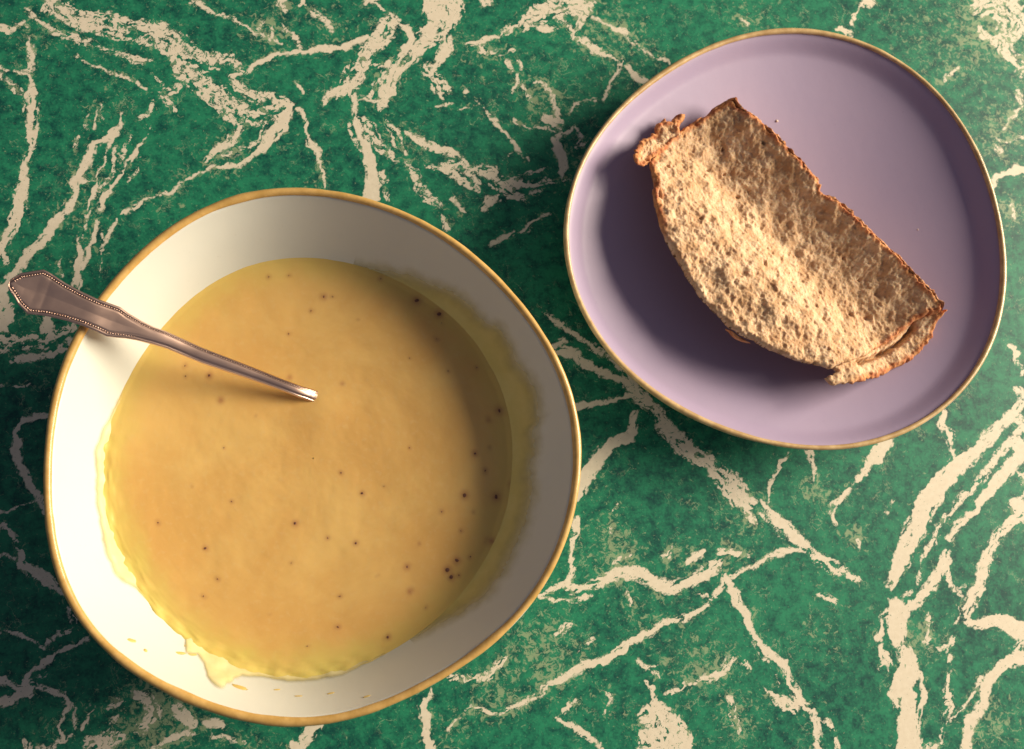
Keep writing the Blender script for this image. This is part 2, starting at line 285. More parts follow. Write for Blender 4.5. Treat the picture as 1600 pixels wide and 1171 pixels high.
def build_table():
    # dense where the picture shows the table, coarse towards its edges
    cx, cy = at([0, PW, PW, 0], [0, 0, PH, PH], 0.0)[:, 0], at([0, PW, PW, 0], [0, 0, PH, PH], 0.0)[:, 1]
    st = 0.00058
    x0, x1, y0, y1 = cx.min()-.01, cx.max()+.01, cy.min()-.01, cy.max()+.01
    xs = np.concatenate([np.linspace(-.80, x0-.24, 6)[:-1], np.arange(x0-.24, x0-.001, .0026), np.arange(x0, x1, st), np.arange(x1, x1+.24, .0026), np.linspace(x1+.245, .95, 6)])
    ys = np.concatenate([np.linspace(-.70, y0-.20, 6)[:-1], np.arange(y0-.20, y0-.001, .0026), np.arange(y0, y1, st), np.arange(y1, y1+.20, .0026), np.linspace(y1+.205, .85, 6)])
    X, Y = np.meshgrid(xs, ys, indexing='ij')
    P = np.stack([X, Y, np.zeros_like(X)], -1)
    px, py = proj(P); px = px.ravel(); py = py.ravel()
    wx = px+fbm(px/16, py/16, 1, 3)*4.5+fbm(px/6, py/6, 5, 2)*2.6
    wy = py+fbm(px/16, py/16, 11, 3)*4.5+fbm(px/6, py/6, 15, 2)*2.6
    f = np.full(px.shape, -40.0); brk = np.zeros(px.shape); strand = np.zeros(px.shape)
    # the print goes on beyond the picture: the same veins folded over, so that they carry on unbroken
    allv = []
    for b, pts in VEINS:
        a = np.array(pts, float)
        for fx in (0, -1, 1):
            for fy in (0, -1, 1):
                c = a.copy()
                if fx: c[:, 0] = (0 if fx < 0 else 2*PW)-c[:, 0]
                if fy: c[:, 1] = (0 if fy < 0 else 2*PH)-c[:, 1]
                if fx or fy: c[:, 2] += 2
                allv.append((b, c))
    for b, a in allv:
        m = (wx > a[:, 0].min()-40) & (wx < a[:, 0].max()+40) & (wy > a[:, 1].min()-40) & (wy < a[:, 1].max()+40)
        idx = np.nonzero(m)[0]; qx = wx[idx]; qy = wy[idx]; best = np.full(len(idx), -40.0)
        S = np.zeros(len(idx)); Dp = np.zeros(len(idx)); cum = 0.0; vi = a[0, 0]*.37+a[0, 1]*.71
        for (ax, ay, aw), (bx, by, bw) in zip(a[:-1], a[1:]):
            dx, dy = bx-ax, by-ay; L = dx*dx+dy*dy+1e-6
            t = np.clip(((qx-ax)*dx+(qy-ay)*dy)/L, 0, 1)
            v = (aw+(bw-aw)*t)*.5-np.hypot(qx-ax-dx*t, qy-ay-dy*t)
            m2 = v > best; best[m2] = v[m2]
            S[m2] = (cum+t*math.sqrt(L))[m2]; Dp[m2] = (((qx-ax)*dy-(qy-ay)*dx)/math.sqrt(L))[m2]; cum += math.sqrt(L)
        st_ = fbm(S/17+vi, Dp/3.6+vi*1.7, 61, 3)
        best = best+np.clip(st_, -1, 1)*(2.5+5.0*b)*sstep(-14, 0, best)
        up = best > f[idx]
        f[idx[up]] = best[up]; brk[idx[up]] = b; strand[idx[up]] = st_[up]
    spk = np.full(px.shape, .12)
    for x, y, r, s in SPECK:
        spk = np.maximum(spk, s*np.exp(-((px-x)**2+(py-y)**2)/(2*(r*.75)**2)))
    spk += .25*np.clip(fbm(px/45, py/45, 77, 3), 0, 1)
    # pale crumbs spread beside every vein
    spk = spk+.35*np.exp(np.minimum(f, 0)/14.0)
    nu, nv = X.shape
    F = grid_faces(nu, nv)
    V = P.reshape(-1, 3)
    return V, F, f, brk, spk, strand, (xs[0], xs[-1], ys[0], ys[-1]), (nu, nv)

mt = Mat("marbled laminate")
co = mt.coord()
vein = mt.attr("vein"); brk = mt.attr("breakup"); spk = mt.attr("speckle")
edge = mt.noise(620, 5, .62, co)
incl = mt.noise(330, 6, .70, co, .9)
inc = mt.math('MULTIPLY', mt.math('MAXIMUM', mt.math('SUBTRACT', incl, .505), 0.0), mt.math('MULTIPLY', brk, 210.0))
fine_inc = mt.math('MULTIPLY', mt.math('MAXIMUM', mt.math('SUBTRACT', mt.noise(1000, 3, .6, co), .64), 0.0), 130.0)
m0 = mt.math('ADD', mt.math('MINIMUM', vein, 6.0), mt.math('MULTIPLY', mt.math('SUBTRACT', edge, .5), 7.5))
m0 = mt.math('SUBTRACT', mt.math('SUBTRACT', m0, inc), fine_inc)
sneg = mt.math('MAXIMUM', mt.math('SUBTRACT', -.10, mt.attr('strand')), 0.0)
m0 = mt.math('SUBTRACT', m0, mt.math('MULTIPLY', sneg, mt.math('ADD', mt.math('MULTIPLY', brk, 45.0), 6.0)))
vmask = mt.step(m0, -1.5, 1.3)
big = mt.noise(17, 3, .5, co); mid = mt.noise(170, 7, .7, co, .3); fine = mt.noise(900, 4, .65, co)
g = mt.math('ADD', mt.math('MULTIPLY', mid, .7), mt.math('ADD', mt.math('MULTIPLY', big, .22), mt.math('MULTIPLY', fine, .28)))
gm = mt.step(g, .43, .74)
green = mt.mix(gm, (.004, .054, .048), (.022, .225, .115))
wisps = mt.noise(330, 7, .72, co, .8)
thr = mt.math('ADD', wisps, mt.math('MULTIPLY', spk, .185))
smask = mt.math('MULTIPLY', mt.step(thr, .665, .735), .62)
dots = mt.math('MULTIPLY', mt.step(mt.math('ADD', mt.noise(850, 3, .6, co), mt.math('MULTIPLY', spk, .08)), .65, .74), .5)
col = mt.mix(smask, green, (.36, .42, .24))
col = mt.mix(dots, col, (.34, .42, .24))
hair = mt.math('MULTIPLY', mt.step(mt.math('ABSOLUTE', mt.math('SUBTRACT', mt.noise(95, 7, .62, co, .3), .5)), .010, .002), mt.step(mt.noise(60, 3, .5, co), .52, .66))
col = mt.mix(mt.math('MULTIPLY', hair, .6), col, (.40, .46, .28))
cream = mt.mix(mt.noise(420, 5, .6, co), (.62, .53, .39), (.82, .73, .57))
col = mt.mix(vmask, col, cream)
mt.color(col)
mt.set(Roughness=.48, Specular_IOR_Level=.22)
mt.bump(mt.noise(1500, 2, .5, co), .05, .0003)

V, F, f, brk_, spk_, strand_, ext, (nu, nv) = build_table()
edge_m = Mat("table edge"); edge_m.color(edge_m.mix(edge_m.noise(40, 4), (.02, .12, .07), (.03, .18, .10))); edge_m.set(Roughness=.5)
table = mesh_obj("table_top", V, F, mt.m, None, True, {"vein": f, "breakup": brk_, "speckle": spk_, "strand": strand_})
tag(table, kind="structure")
def box(name, x0, x1, y0, y1, z0, z1, mat, parent):
    v = [(x, y, z) for x in (x0, x1) for y in (y0, y1) for z in (z0, z1)]
    return mesh_obj(name, v, [(0, 1, 3, 2), (4, 6, 7, 5), (0, 4, 5, 1), (2, 3, 7, 6), (0, 2, 6, 4), (1, 5, 7, 3)], mat, parent, False)
box("table_core", ext[0], ext[1], ext[2], ext[3], -.030, -.0006, edge_m.m, table)

# ================================================================== closed outlines
NT = 288
TH = np.linspace(0, 2*math.pi, NT, endpoint=False)
def ring(pts, z, harm=7):
    """smooth closed ring through traced rim points, laid at height z; returns centre and radius by angle"""
    p = np.array(pts, float); P = at(p[:, 0], p[:, 1], z)[:, :2]
    a = P; b = np.roll(P, -1, 0)
    t = np.linspace(0, 1, 40, endpoint=False)[None, :, None]
    D = (a[:, None]*(1-t)+b[:, None]*t).reshape(-1, 2)
    seg = np.hypot(*(b-a).T)
    c = (D*np.repeat(seg, 40)[:, None]).sum(0)/np.repeat(seg, 40).sum()
    ang = np.arctan2(D[:, 1]-c[1], D[:, 0]-c[0]) % (2*math.pi); r = np.hypot(D[:, 0]-c[0], D[:, 1]-c[1])
    o = np.argsort(ang); ang = ang[o]; r = r[o]
    rr = np.interp(TH, np.concatenate([ang-2*math.pi, ang, ang+2*math.pi]), np.concatenate([r, r, r]))
    ft = np.fft.rfft(rr); ft[harm+1:] = 0
    return c, np.fft.irfft(ft, NT)
def ring_xy(c, r): return np.stack([c[0]+r*np.cos(TH), c[1]+r*np.sin(TH)], -1)

BOWL_RIM = [(477,293),(393,298),(333,315),(283,343),(217,388),(187,427),(153,467),(117,520),(97,557),(80,617),(70,690),(67,757),(67,807),(77,867),(97,927),(133,987),(167,1023),(217,1058),(267,1087),(333,1117),(400,1132),(467,1137),(534,1127),(601,1108),(677,1075),(767,1010),(817,962),(851,920),(877,870),(894,813),(906,765),(910,710),(904,657),(884,583),(854,523),(821,477),(767,420),(734,390),(674,350),(601,315),(534,299)]
SOUP_EDGE = [(493,404),(400,413),(333,443),(287,477),(250,513),(213,577),(187,623),(163,683),(156,740),(165,800),(185,865),(215,920),(250,965),(300,1005),(360,1038),(430,1057),(493,1062),(540,1052),(590,1027),(634,1000),(687,960),(735,910),(770,860),(788,800),(797,723),(794,640),(774,580),(734,523),(667,470),(601,427),(540,409)]
HB, ZS, BASEZ = .062, .034, .006
cR, rR = ring(BOWL_RIM, HB)
cS, rS = ring(SOUP_EDGE, ZS, 5)
TUBE = .00145
R_rim = ring_xy(cR, rR-TUBE)            # centre line of the lip
R_soup = ring_xy(cS, rS)
def wall(t, off=0.0):
    """inner wall rings: t=0 lip, t=1 soup level, t=2 foot"""
    t = np.asarray(t)[..., None]
    inner0 = ring_xy(cR, rR-2*TUBE+.0001)
    if np.ndim(t) == 1: t = t[:, None]
    a = np.clip(t, 0, 1); b = np.clip(t-1, 0, 1)
    xy = inner0*(1-a)+R_soup*a
    cen = np.array(cS)
    xy = cen+(xy-cen)*(1-.62*b)
    z = HB-.0012+(ZS-HB+.0012)*(a**1.0*.82+.18*a*a) if False else HB-.0012-(HB-.0012-ZS)*(1.12*a-.12*a*a)
    z = z*(b <= 0)+(ZS+(BASEZ-ZS)*(1-(1-b)**2.2))*(b > 0)
    return xy, z[..., 0]+off

glaze = Mat("cream glaze")
co = glaze.coord()
c = glaze.mix(glaze.noise(30, 5, .6, co), (.72, .71, .62), (.64, .65, .59))
sp = glaze.step(glaze.noise(900, 2, .5, co), .70, .76)
c = glaze.mix(glaze.math('MULTIPLY', sp, .15), c, (.45, .40, .32))
glaze.color(c); glaze.set(Roughness=.33, Specular_IOR_Level=.35)
glaze.bump(glaze.noise(120, 3, .5, co), .12, .0006)
def gold_mat(name, a, b):
    m = Mat(name); k = m.coord()
    m.color(m.mix(m.step(m.noise(160, 5, .65, k), .35, .7), a, b)); m.set(Roughness=.34, Specular_IOR_Level=.5, Coat_Weight=.25)
    m.bump(m.noise(500, 3, .5, k), .15, .0004); return m
gold = gold_mat("ochre bowl lip glaze", (.53, .31, .085), (.68, .42, .14))
gold2 = gold_mat("ochre plate lip glaze", (.46, .29, .12), (.66, .46, .22))

def lip(name, c, r, z, rad, mat, parent, seed):
    k = 14; A = np.linspace(0, 2*math.pi, k, endpoint=False)
    wob = 1+.09*np.array([math.sin(3*t+seed)+.6*math.sin(7*t+2*seed) for t in TH])+.16*fbm(np.cos(TH)*9+seed, np.sin(TH)*9+seed*3, 5, 3)
    rows = []
    for a in A:
        rr = r-rad+rad*wob*math.cos(a)*1.05
        rows.append(np.stack([c[0]+rr*np.cos(TH), c[1]+rr*np.sin(TH), z+rad*wob*math.sin(a)], -1))
    V = np.stack(rows, 1)               # theta, k
    return mesh_obj(name, V.reshape(-1, 3), grid_faces(NT, k, True, True), mat, parent)

# ---------------- bowl
bowl_pos = (float(cS[0]), float(cS[1]), 0.0)
bowl = empty("soup_bowl", bowl_pos)
tag(bowl, "large cream glazed bowl with an ochre rim, filled with yellow soup", "bowl")
def rel(V, o): return np.asarray(V, float)-np.array(o)
rows = []
ts = np.concatenate([np.linspace(0, 1, 22), np.linspace(1.04, 2, 22)])
for t in ts:
    xy, z = wall(np.full(NT, t))
    rows.append(np.column_stack([xy, z]))
cen = np.array(cS)
for s in (.30, .2, .1, .0005): rows.append(np.column_stack([cen+(R_soup-cen)*s, np.full(NT, BASEZ)]))
inner = rows
outer = []
for t in np.linspace(0, 1, 12):
    xy, z = wall(np.full(NT, t)); d_ = xy-cen; L_ = np.linalg.norm(d_, axis=1)[:, None]
    g_ = .0032+.0008*t
    outer.append(np.column_stack([xy+d_/L_*(g_ if t > 0 else .0028), z-.0010*t]))
for k, z in ((1.0, .0275), (.94, .0205), (.86, .0140), (.76, .0085), (.66, .0055), (.60, .0045), (.585, .0030), (.575, .0004)):
    outer.append(np.column_stack([cen+(R_soup-cen)*k, np.full(NT, z)]))
outer.append(np.column_stack([cen+(R_soup-cen)*.55, np.full(NT, .0004)]))
outer.append(np.column_stack([cen+(R_soup-cen)*.53, np.full(NT, .003)]))
outer.append(np.column_stack([cen+(R_soup-cen)*.0005, np.full(NT, .003)]))
allr = outer[::-1]+inner
G = np.stack(allr, 1)
mesh_obj("body", rel(G.reshape(-1, 3), bowl_pos), grid_faces(NT, len(allr), True)[:, ::-1], glaze.m, bowl)
lip("rim", np.array(cR)-np.array(bowl_pos[:2]), rR, HB-.0008, TUBE, gold.m, bowl, 1.0)

# ---------------- soup
FL = [(651,470,11),(686,491,11),(682,530,6),(506,464,8),(420,433,6),(451,431,5),(520,464,5),(486,486,6),(451,522,5),(327,587,8),(289,572,6),(290,588,5),(345,626,8),(453,590,6),(780,642,10),(763,656,7),(742,709,8),(758,736,7),
 (726,774,10),(775,777,11),(801,758,10),(768,846,9),(760,845,6),(714,876,9),(699,891,10),(705,902,9),(717,899,6),(636,886,8),(641,924,8),(606,996,8),(556,849,7),(512,841,6),(461,818,8),(566,771,7),(533,739,6),(362,784,6),(247,817,6),
 (321,857,7),(340,905,6),(318,932,6),(531,932,6),(528,980,7),(455,880,5),(535,600,6),(595,436,6),(640,560,4),(700,580,5),(690,505,4),(560,500,4),(350,700,4),(400,650,4),(640,700,5),(690,800,6),(740,800,5),(600,760,4),(480,1010,4),(420,960,4),(300,760,4),(735,870,6),(665,950,5),(590,900,4),(720,830,6),(655,850,5),(745,575,5),(765,700,5)]
soup_m = Mat("pumpkin soup")
co = soup_m.coord()
n1 = soup_m.noise(22, 5, .6, co, .6); n2 = soup_m.noise(420, 4, .6, co)
mixf = soup_m.step(n1, .35, .68)
c = soup_m.mix(mixf, (.73, .42, .125), (.80, .51, .165))
c = soup_m.mix(soup_m.math('MULTIPLY', soup_m.step(n2, .5, .75), .35), c, (.76, .52, .22))
rim_at = soup_m.attr("margin")
c = soup_m.mix(rim_at, c, (.70, .55, .14))
c = soup_m.mix(soup_m.math('MULTIPLY', soup_m.attr('halo'), .78), c, (.40, .15, .07))
soup_m.color(c); soup_m.set(Roughness=.42, Specular_IOR_Level=.3, Subsurface_Weight=.15, Subsurface_Scale=.004)
soup_m.b.inputs['Subsurface Radius'].default_value = (1, .5, .15)
hb = soup_m.math('ADD', soup_m.math('MULTIPLY', soup_m.noise(420, 4, .6, co), .5), soup_m.noise(120, 3, .5, co))
soup_m.bump(hb, .055, .0008)
soup_pos = (float(cS[0]), float(cS[1]), ZS)
soup = empty("pumpkin_soup", soup_pos)
tag(soup, "thick orange yellow pumpkin soup with dark spice flecks filling the cream bowl", "soup")
NR = 190
rr = np.linspace(.0008, 1.0, NR)**.8
TG, RG = np.meshgrid(TH, rr, indexing='ij')
edgewob = 1.012+.010*fbm(np.cos(TH)*4+9, np.sin(TH)*4+9, 3, 3)
RS = rS*edgewob
X = cS[0]+RG*RS[:, None]*np.cos(TG); Y = cS[1]+RG*RS[:, None]*np.sin(TG)
pxs, pys = proj(np.stack([X, Y, np.full_like(X, ZS)], -1))
Z = ZS+.00035*fbm(X*60, Y*60, 21, 3)+.00005*fbm(X*420, Y*420, 31, 3)
Z += .0012*np.exp(-((pxs-505)**2+(pys-640)**2)/(2*30**2))            # hump pushed up where the spoon goes in
ang = (np.degrees(TG) % 360)
lw = sstep(160, 185, ang)*(1-sstep(275, 300, ang))                   # lumpy left and near margin
mw = sstep(.90, 1.0, RG)
Z += lw*mw*(.0016*np.clip(fbm(X*260, Y*260, 41, 3)+.25, 0, 1))
Z += .0005*sstep(.96, 1, RG)
marg = np.clip(sstep(.80, 1.0, RG+.05*fbm(X*150, Y*150, 51, 4))*(.55+.45*lw), 0, 1)
halo = np.zeros_like(X)
for fx_, fy_, fd_ in FL: halo = np.maximum(halo, np.exp(-((pxs-fx_)**2+(pys-fy_)**2)/(2*(fd_*.50)**2))*min(1, fd_/8.5))
VV = np.stack([X, Y, Z], -1).reshape(-1, 3)
mesh_obj("soup_surface", rel(VV, soup_pos), grid_faces(NT, NR, True)[:, ::-1], soup_m.m, soup, True, {"margin": marg.ravel(), "halo": halo.ravel()})

def film_mat(name, c0, c1):
    m = Mat(name); co = m.coord()
    m.color(m.mix(m.step(m.noise(90, 5, .65, co), .3, .7), c0, c1)); m.set(Roughness=.4, Specular_IOR_Level=.35)
    m.bump(m.noise(260, 3, .5, co), .12, .0006)
    al = m.math('ADD', m.attr("cover"), m.math('MULTIPLY', m.math('SUBTRACT', m.noise(220, 3, .5, co), .5), .22))
    m.link(m.step(al, .10, .85, 0, 1), m.b.inputs['Alpha']); return m
film_m = film_mat("thick soup smear", (.70, .60, .28), (.78, .68, .36))
thin_m = film_mat("thin soup film", (.62, .50, .15), (.68, .56, .20))
def film(name, spans, maxt, dens, thick, seed, fade=.17, mat=None):
    """soup left on the wall: spans = [(angle deg, reach above soup level 0..1)]"""
    A = np.array([s[0] for s in spans], float); Rc = np.array([s[1] for s in spans], float)
    d = np.degrees(TH) % 360
    sel = np.nonzero(((d-A[0]) % 360) <= (A[-1]-A[0]))[0]
    sel = sel[np.argsort((d[sel]-A[0]) % 360)]
    dd = A[0]+((d[sel]-A[0]) % 360)
    reach = np.interp(dd, A, Rc)
    reach = reach*(1+.22*fbm(dd/5, dd*0, seed, 4))+.02*fbm(dd/1.5, dd*0+5, seed+2, 3)
    K = 26; rowsP = []; cov = []
    for k in np.linspace(0, 1, K):
        P = np.zeros((len(sel), 3))
        for j, i in enumerate(sel):
            pass
        tt = 1.03-(max(maxt, .05))*k*1.0
        tv = np.full(NT, tt); xy, z = wall(tv)
        up = (1.03-tt)
        q = np.clip((reach-up)/fade+.5, 0, 1)
        h = thick*q*(1+.8*fbm(xy[sel, 0]*330, xy[sel, 1]*330, seed+7, 3))
        n = (cen-xy[sel]); n = n/np.linalg.norm(n, axis=1)[:, None]
        rowsP.append(np.column_stack([xy[sel]+n*(h[:, None]*.75), z[sel]+h*.65])); cov.append(q*dens)
    G = np.stack(rowsP, 1)
    return mesh_obj(name, rel(G.reshape(-1, 3), soup_pos), grid_faces(len(sel), K), (mat or film_m).m, soup, True, {"cover": np.stack(cov, 1).ravel()})
film("wall_film", [(-62, .0), (-50, .22), (-38, .46), (-28, .36), (-15, .40), (0, .38), (10, .52), (22, .55), (35, .50), (48, .42), (62, .22), (80, .0)], .90, .90, .00004, 3, .60, thin_m)
film("wall_smear", [(160, .0), (170, .08), (178, .20), (185, .12), (192, .16), (200, .16), (206, .24), (212, .26), (217, .08), (222, .0)], .5, 1.0, .0009, 13)
film("wall_drip", [(236, .0), (239, .30), (241, .16), (244, .28), (247, .62), (250, .70), (253, .25), (258, .10), (266, .12), (278, .12), (285, .05), (292, .0)], .9, 1.0, .0010, 23)

# dark spice flecks and small dried splashes
fleck_m = Mat("spice fleck"); fleck_m.color(fleck_m.mix(fleck_m.noise(900, 3), (.10, .035, .025), (.22, .09, .045))); fleck_m.set(Roughness=.6)
def blob_mesh(name, seed, mat, flat=.35, n=10, m=6):
    r = random.Random(seed); v = []; f = []
    for i in range(1, m):
        for j in range(n):
            a = math.pi*i/m; b = 2*math.pi*j/n
            k = 1+.35*(r.random()-.5)
            v.append((math.sin(a)*math.cos(b)*k, math.sin(a)*math.sin(b)*k, math.cos(a)*flat))
    top = len(v); v.append((0, 0, flat)); v.append((0, 0, -flat))
    for i in range(m-2):
        for j in range(n): f.append((i*n+j, (i+1)*n+j, (i+1)*n+(j+1) % n, i*n+(j+1) % n))
    for j in range(n): f.append((top, j, (j+1) % n)); f.append((top+1, (m-2)*n+(j+1) % n, (m-2)*n+j))
    me = bpy.data.meshes.new(name); me.from_pydata(v, [], f); me.materials.append(mat)
    me.polygons.foreach_set("use_smooth", np.ones(len(me.polygons), bool)); return me
fm = [blob_mesh("spice_fleck", s, fleck_m.m, .3) for s in range(4)]
for i, (x, y, d) in enumerate(FL):
    p = at(x, y, ZS)
    o = bpy.data.objects.new("spice_fleck", fm[i % 4]); COL.link(o); o.parent = soup
    o.location = (p[0]-soup_pos[0], p[1]-soup_pos[1], .00005)
    r = d*(.34 if d > 8 else .26)/3850*(1 if d > 6 else .8); o.scale = (r, r*random.uniform(.45, .95), r*.6); o.rotation_euler = (0, 0, random.uniform(0, 3))
splash_m = Mat("dried soup splash"); splash_m.color(splash_m.mix(splash_m.noise(500, 3), (.55, .36, .08), (.75, .56, .18))); splash_m.set(Roughness=.5)
sm = [blob_mesh("soup_splash", 30+s, splash_m.m, .25) for s in range(3)]
ts_all = np.linspace(0, 1.05, 90)
WP = np.stack([np.column_stack(wall(np.full(NT, t))) for t in ts_all], 0)
wpx, wpy = proj(WP)
for i, (x, y, a, b, rot) in enumerate([(206,1003,7,2.2,0),(228,1018,3,2,0),(281,1021,9,2.2,.1),(297,1022,8,1.6,.1),(292,1011,4,1,.8),(372,1074,12,3.5,-.3),(300,965,3,1,.2),(520,1083,6,1.2,.2),(470,1088,6,1,0),(430,1078,5,1,.1),(575,1088,6,1.2,.3)]):
    k = np.argmin((wpx-x)**2+(wpy-y)**2); p = WP.reshape(-1, 3)[k]
    o = bpy.data.objects.new("soup_splash", sm[i % 3]); COL.link(o); o.parent = soup
    nrm = Vector((cen[0]-p[0], cen[1]-p[1], .06)).normalized()
    o.location = Vector(p)-Vector(soup_pos)+nrm*.0001
    q = Vector((0, 0, 1)).rotation_difference(nrm)
    o.rotation_mode = 'QUATERNION'; o.rotation_quaternion = q @ Quaternion((0, 0, 1), rot)
    o.scale = (a/4000, b/4000*1.4, .0007)

# ================================================================== PLATE
PLATE_RIM = [(1067,89),(1117,67),(1167,52),(1234,43),(1284,46),(1350,63),(1417,100),(1467,143),(1510,197),(1540,257),(1557,310),(1570,370),(1573,423),(1567,490),(1547,552),(1514,603),(1467,648),(1417,677),(1367,695),(1300,705),(1234,702),(1167,687),(1117,667),(1067,648),(1001,603),(957,563),(917,503),(891,440),(881,390),(880,340),(894,283),(917,227),(951,187),(994,140),(1034,110)]
HP, PF = .0300, .0052
cP, rP = ring(PLATE_RIM, HP, 6)
plate_pos = (float(cP[0]), float(cP[1]), 0.0)
plate = empty("side_plate", plate_pos)
tag(plate, "round lilac glazed plate with a thin ochre rim carrying the bread, right of the bowl", "plate")
pm = Mat("lilac glaze"); co = pm.coord()
c = pm.mix(pm.noise(26, 5, .6, co), (.37, .30, .44), (.43, .335, .46))
c = pm.mix(pm.math('MULTIPLY', pm.step(pm.noise(800, 2, .5, co), .68, .76), .2), c, (.25, .20, .32))
pm.color(c); pm.set(Roughness=.42, Specular_IOR_Level=.3)
pm.bump(pm.noise(150, 3, .5, co), .10, .0006)
PT = .0012
R0P = .18
def plate_h(rn):
    rn = np.clip(rn, 0, 1); q = np.clip((rn-R0P)/(1-R0P), 0, 1)
    return PF+(HP-.0012-PF)*(.84*q**1.65+.16*sstep(.92, 1.0, rn)*q)
prof_in = [(k, float(plate_h(1-k))) for k in np.concatenate([np.linspace(0, .2, 20), np.linspace(.22, .9995, 20)])]
prof_out = [(0, HP-.0004), (.01, HP-.003), (.04, HP-.008), (.10, HP-.0115), (.20, HP-.0165), (.32, .0042), (.40, .002), (.42, .0004), (.45, .0004), (.46, .0018), (.9995, .0018)]
PC = np.array(cP)
def prow(s, z, r0): return np.column_stack([PC+(ring_xy(cP, r0)-PC)*(1-s), np.full(NT, z)])
# smooth the inner profile
si = np.array([p[0] for p in prof_in]); zi = np.array([p[1] for p in prof_in])
ss = np.concatenate([np.linspace(0, .3, 26), np.linspace(.33, .9995, 16)])
def plate_z(s): return np.interp(s, si, zi)
zz = plate_z(ss)
rowsP = [prow(s, z, rP-.0001) for s, z in prof_out][::-1]+[prow(s, z, rP-2*PT+.0001) for s, z in zip(ss, zz)]
G = np.stack(rowsP, 1)
mesh_obj("body", rel(G.reshape(-1, 3), plate_pos), grid_faces(NT, len(rowsP), True)[:, ::-1], pm.m, plate)
lip("rim", np.array((0., 0.)), rP, HP-.0006, PT, gold2.m, plate, 2.2)

# ================================================================== BREAD
def poly_sd(X, Y, poly):
    """signed distance, + inside, and nearest boundary point"""
    p = np.asarray(poly, float); q = np.roll(p, -1, 0)
    best = np.full(X.shape, 1e9); bx = np.zeros_like(X); by = np.zeros_like(X); ins = np.zeros(X.shape, bool)
    for (ax, ay), (cx_, cy_) in zip(p, q):
        dx, dy = cx_-ax, cy_-ay; L = dx*dx+dy*dy+1e-18
        t = np.clip(((X-ax)*dx+(Y-ay)*dy)/L, 0, 1); nx = ax+dx*t; ny = ay+dy*t
        d = np.hypot(X-nx, Y-ny); m = d < best
        best[m] = d[m]; bx[m] = nx[m]; by[m] = ny[m]
        cr = ((ay > Y) != (cy_ > Y)) & (X < (cx_-ax)*(Y-ay)/(cy_-ay+1e-18)+ax); ins ^= cr
    return np.where(ins, best, -best), bx, by
def rough_poly(P, step, amp, seed):
    """resample an outline and make it ragged"""
    P = np.asarray(P, float); out = []
    for a, b in zip(P, np.roll(P, -1, 0)):
        n = max(1, int(np.hypot(*(b-a))/step))
        for k in range(n): out.append(a+(b-a)*k/n)
    out = np.array(out); k = out*700
    out[:, 0] += amp*fbm(k[:, 0], k[:, 1], seed, 4); out[:, 1] += amp*fbm(k[:, 0], k[:, 1], seed+50, 4)
    return out
def floor_z(x, y):
    a = np.arctan2(y-cP[1], x-cP[0]); r = np.interp(a % (2*math.pi), np.append(TH, 2*math.pi), np.append(rP, rP[0]))
    return plate_h(np.hypot(x-cP[0], y-cP[1])/r)+.0003
# axis across the slice: v = 0 at the straight right edge, 1 at the curved left edge
B0 = at(1300, 330, .02)[:2]; B1 = at(1180, 560, .02)[:2]
Pa = at(1165, 185, .02)[:2]; Pb = at(1467, 480, .02)[:2]
ax_u = (Pb-Pa)/np.linalg.norm(Pb-Pa); ax_v = np.array([ax_u[1], -ax_u[0]])
if (at(1100, 480, .02)[:2]-Pa) @ ax_v < 0: ax_v = -ax_v
WV = .062
def bread_mid(x, y):
    v = ((x-Pa[0])*ax_v[0]+(y-Pa[1])*ax_v[1])/WV; u = ((x-Pa[0])*ax_u[0]+(y-Pa[1])*ax_u[1])/np.linalg.norm(Pb-Pa)
    z = np.interp(v, [-.15, 0, .15, .32, .48, .62, .8, 1.0, 1.2], [.0215, .0205, .0165, .0122, .0105, .0122, .0175, .0222, .0240])
    return z, u, v
def smooth_mid(x, y):
    s = 0
    for k in (-2, -1, 0, 1, 2): s = s+bread_mid(x+k*.0025*ax_v[0], y+k*.0025*ax_v[1])[0]*(1-.25*abs(k))
    return np.maximum(s/2.5, floor_z(x, y)+.0042)
def lay(pts):
    p = np.array(pts, float); z = np.full(len(p), .018)
    for k in range(3):
        P = at(p[:, 0], p[:, 1], z)[:, :2]; z = smooth_mid(P[:, 0], P[:, 1])+.001
    return P
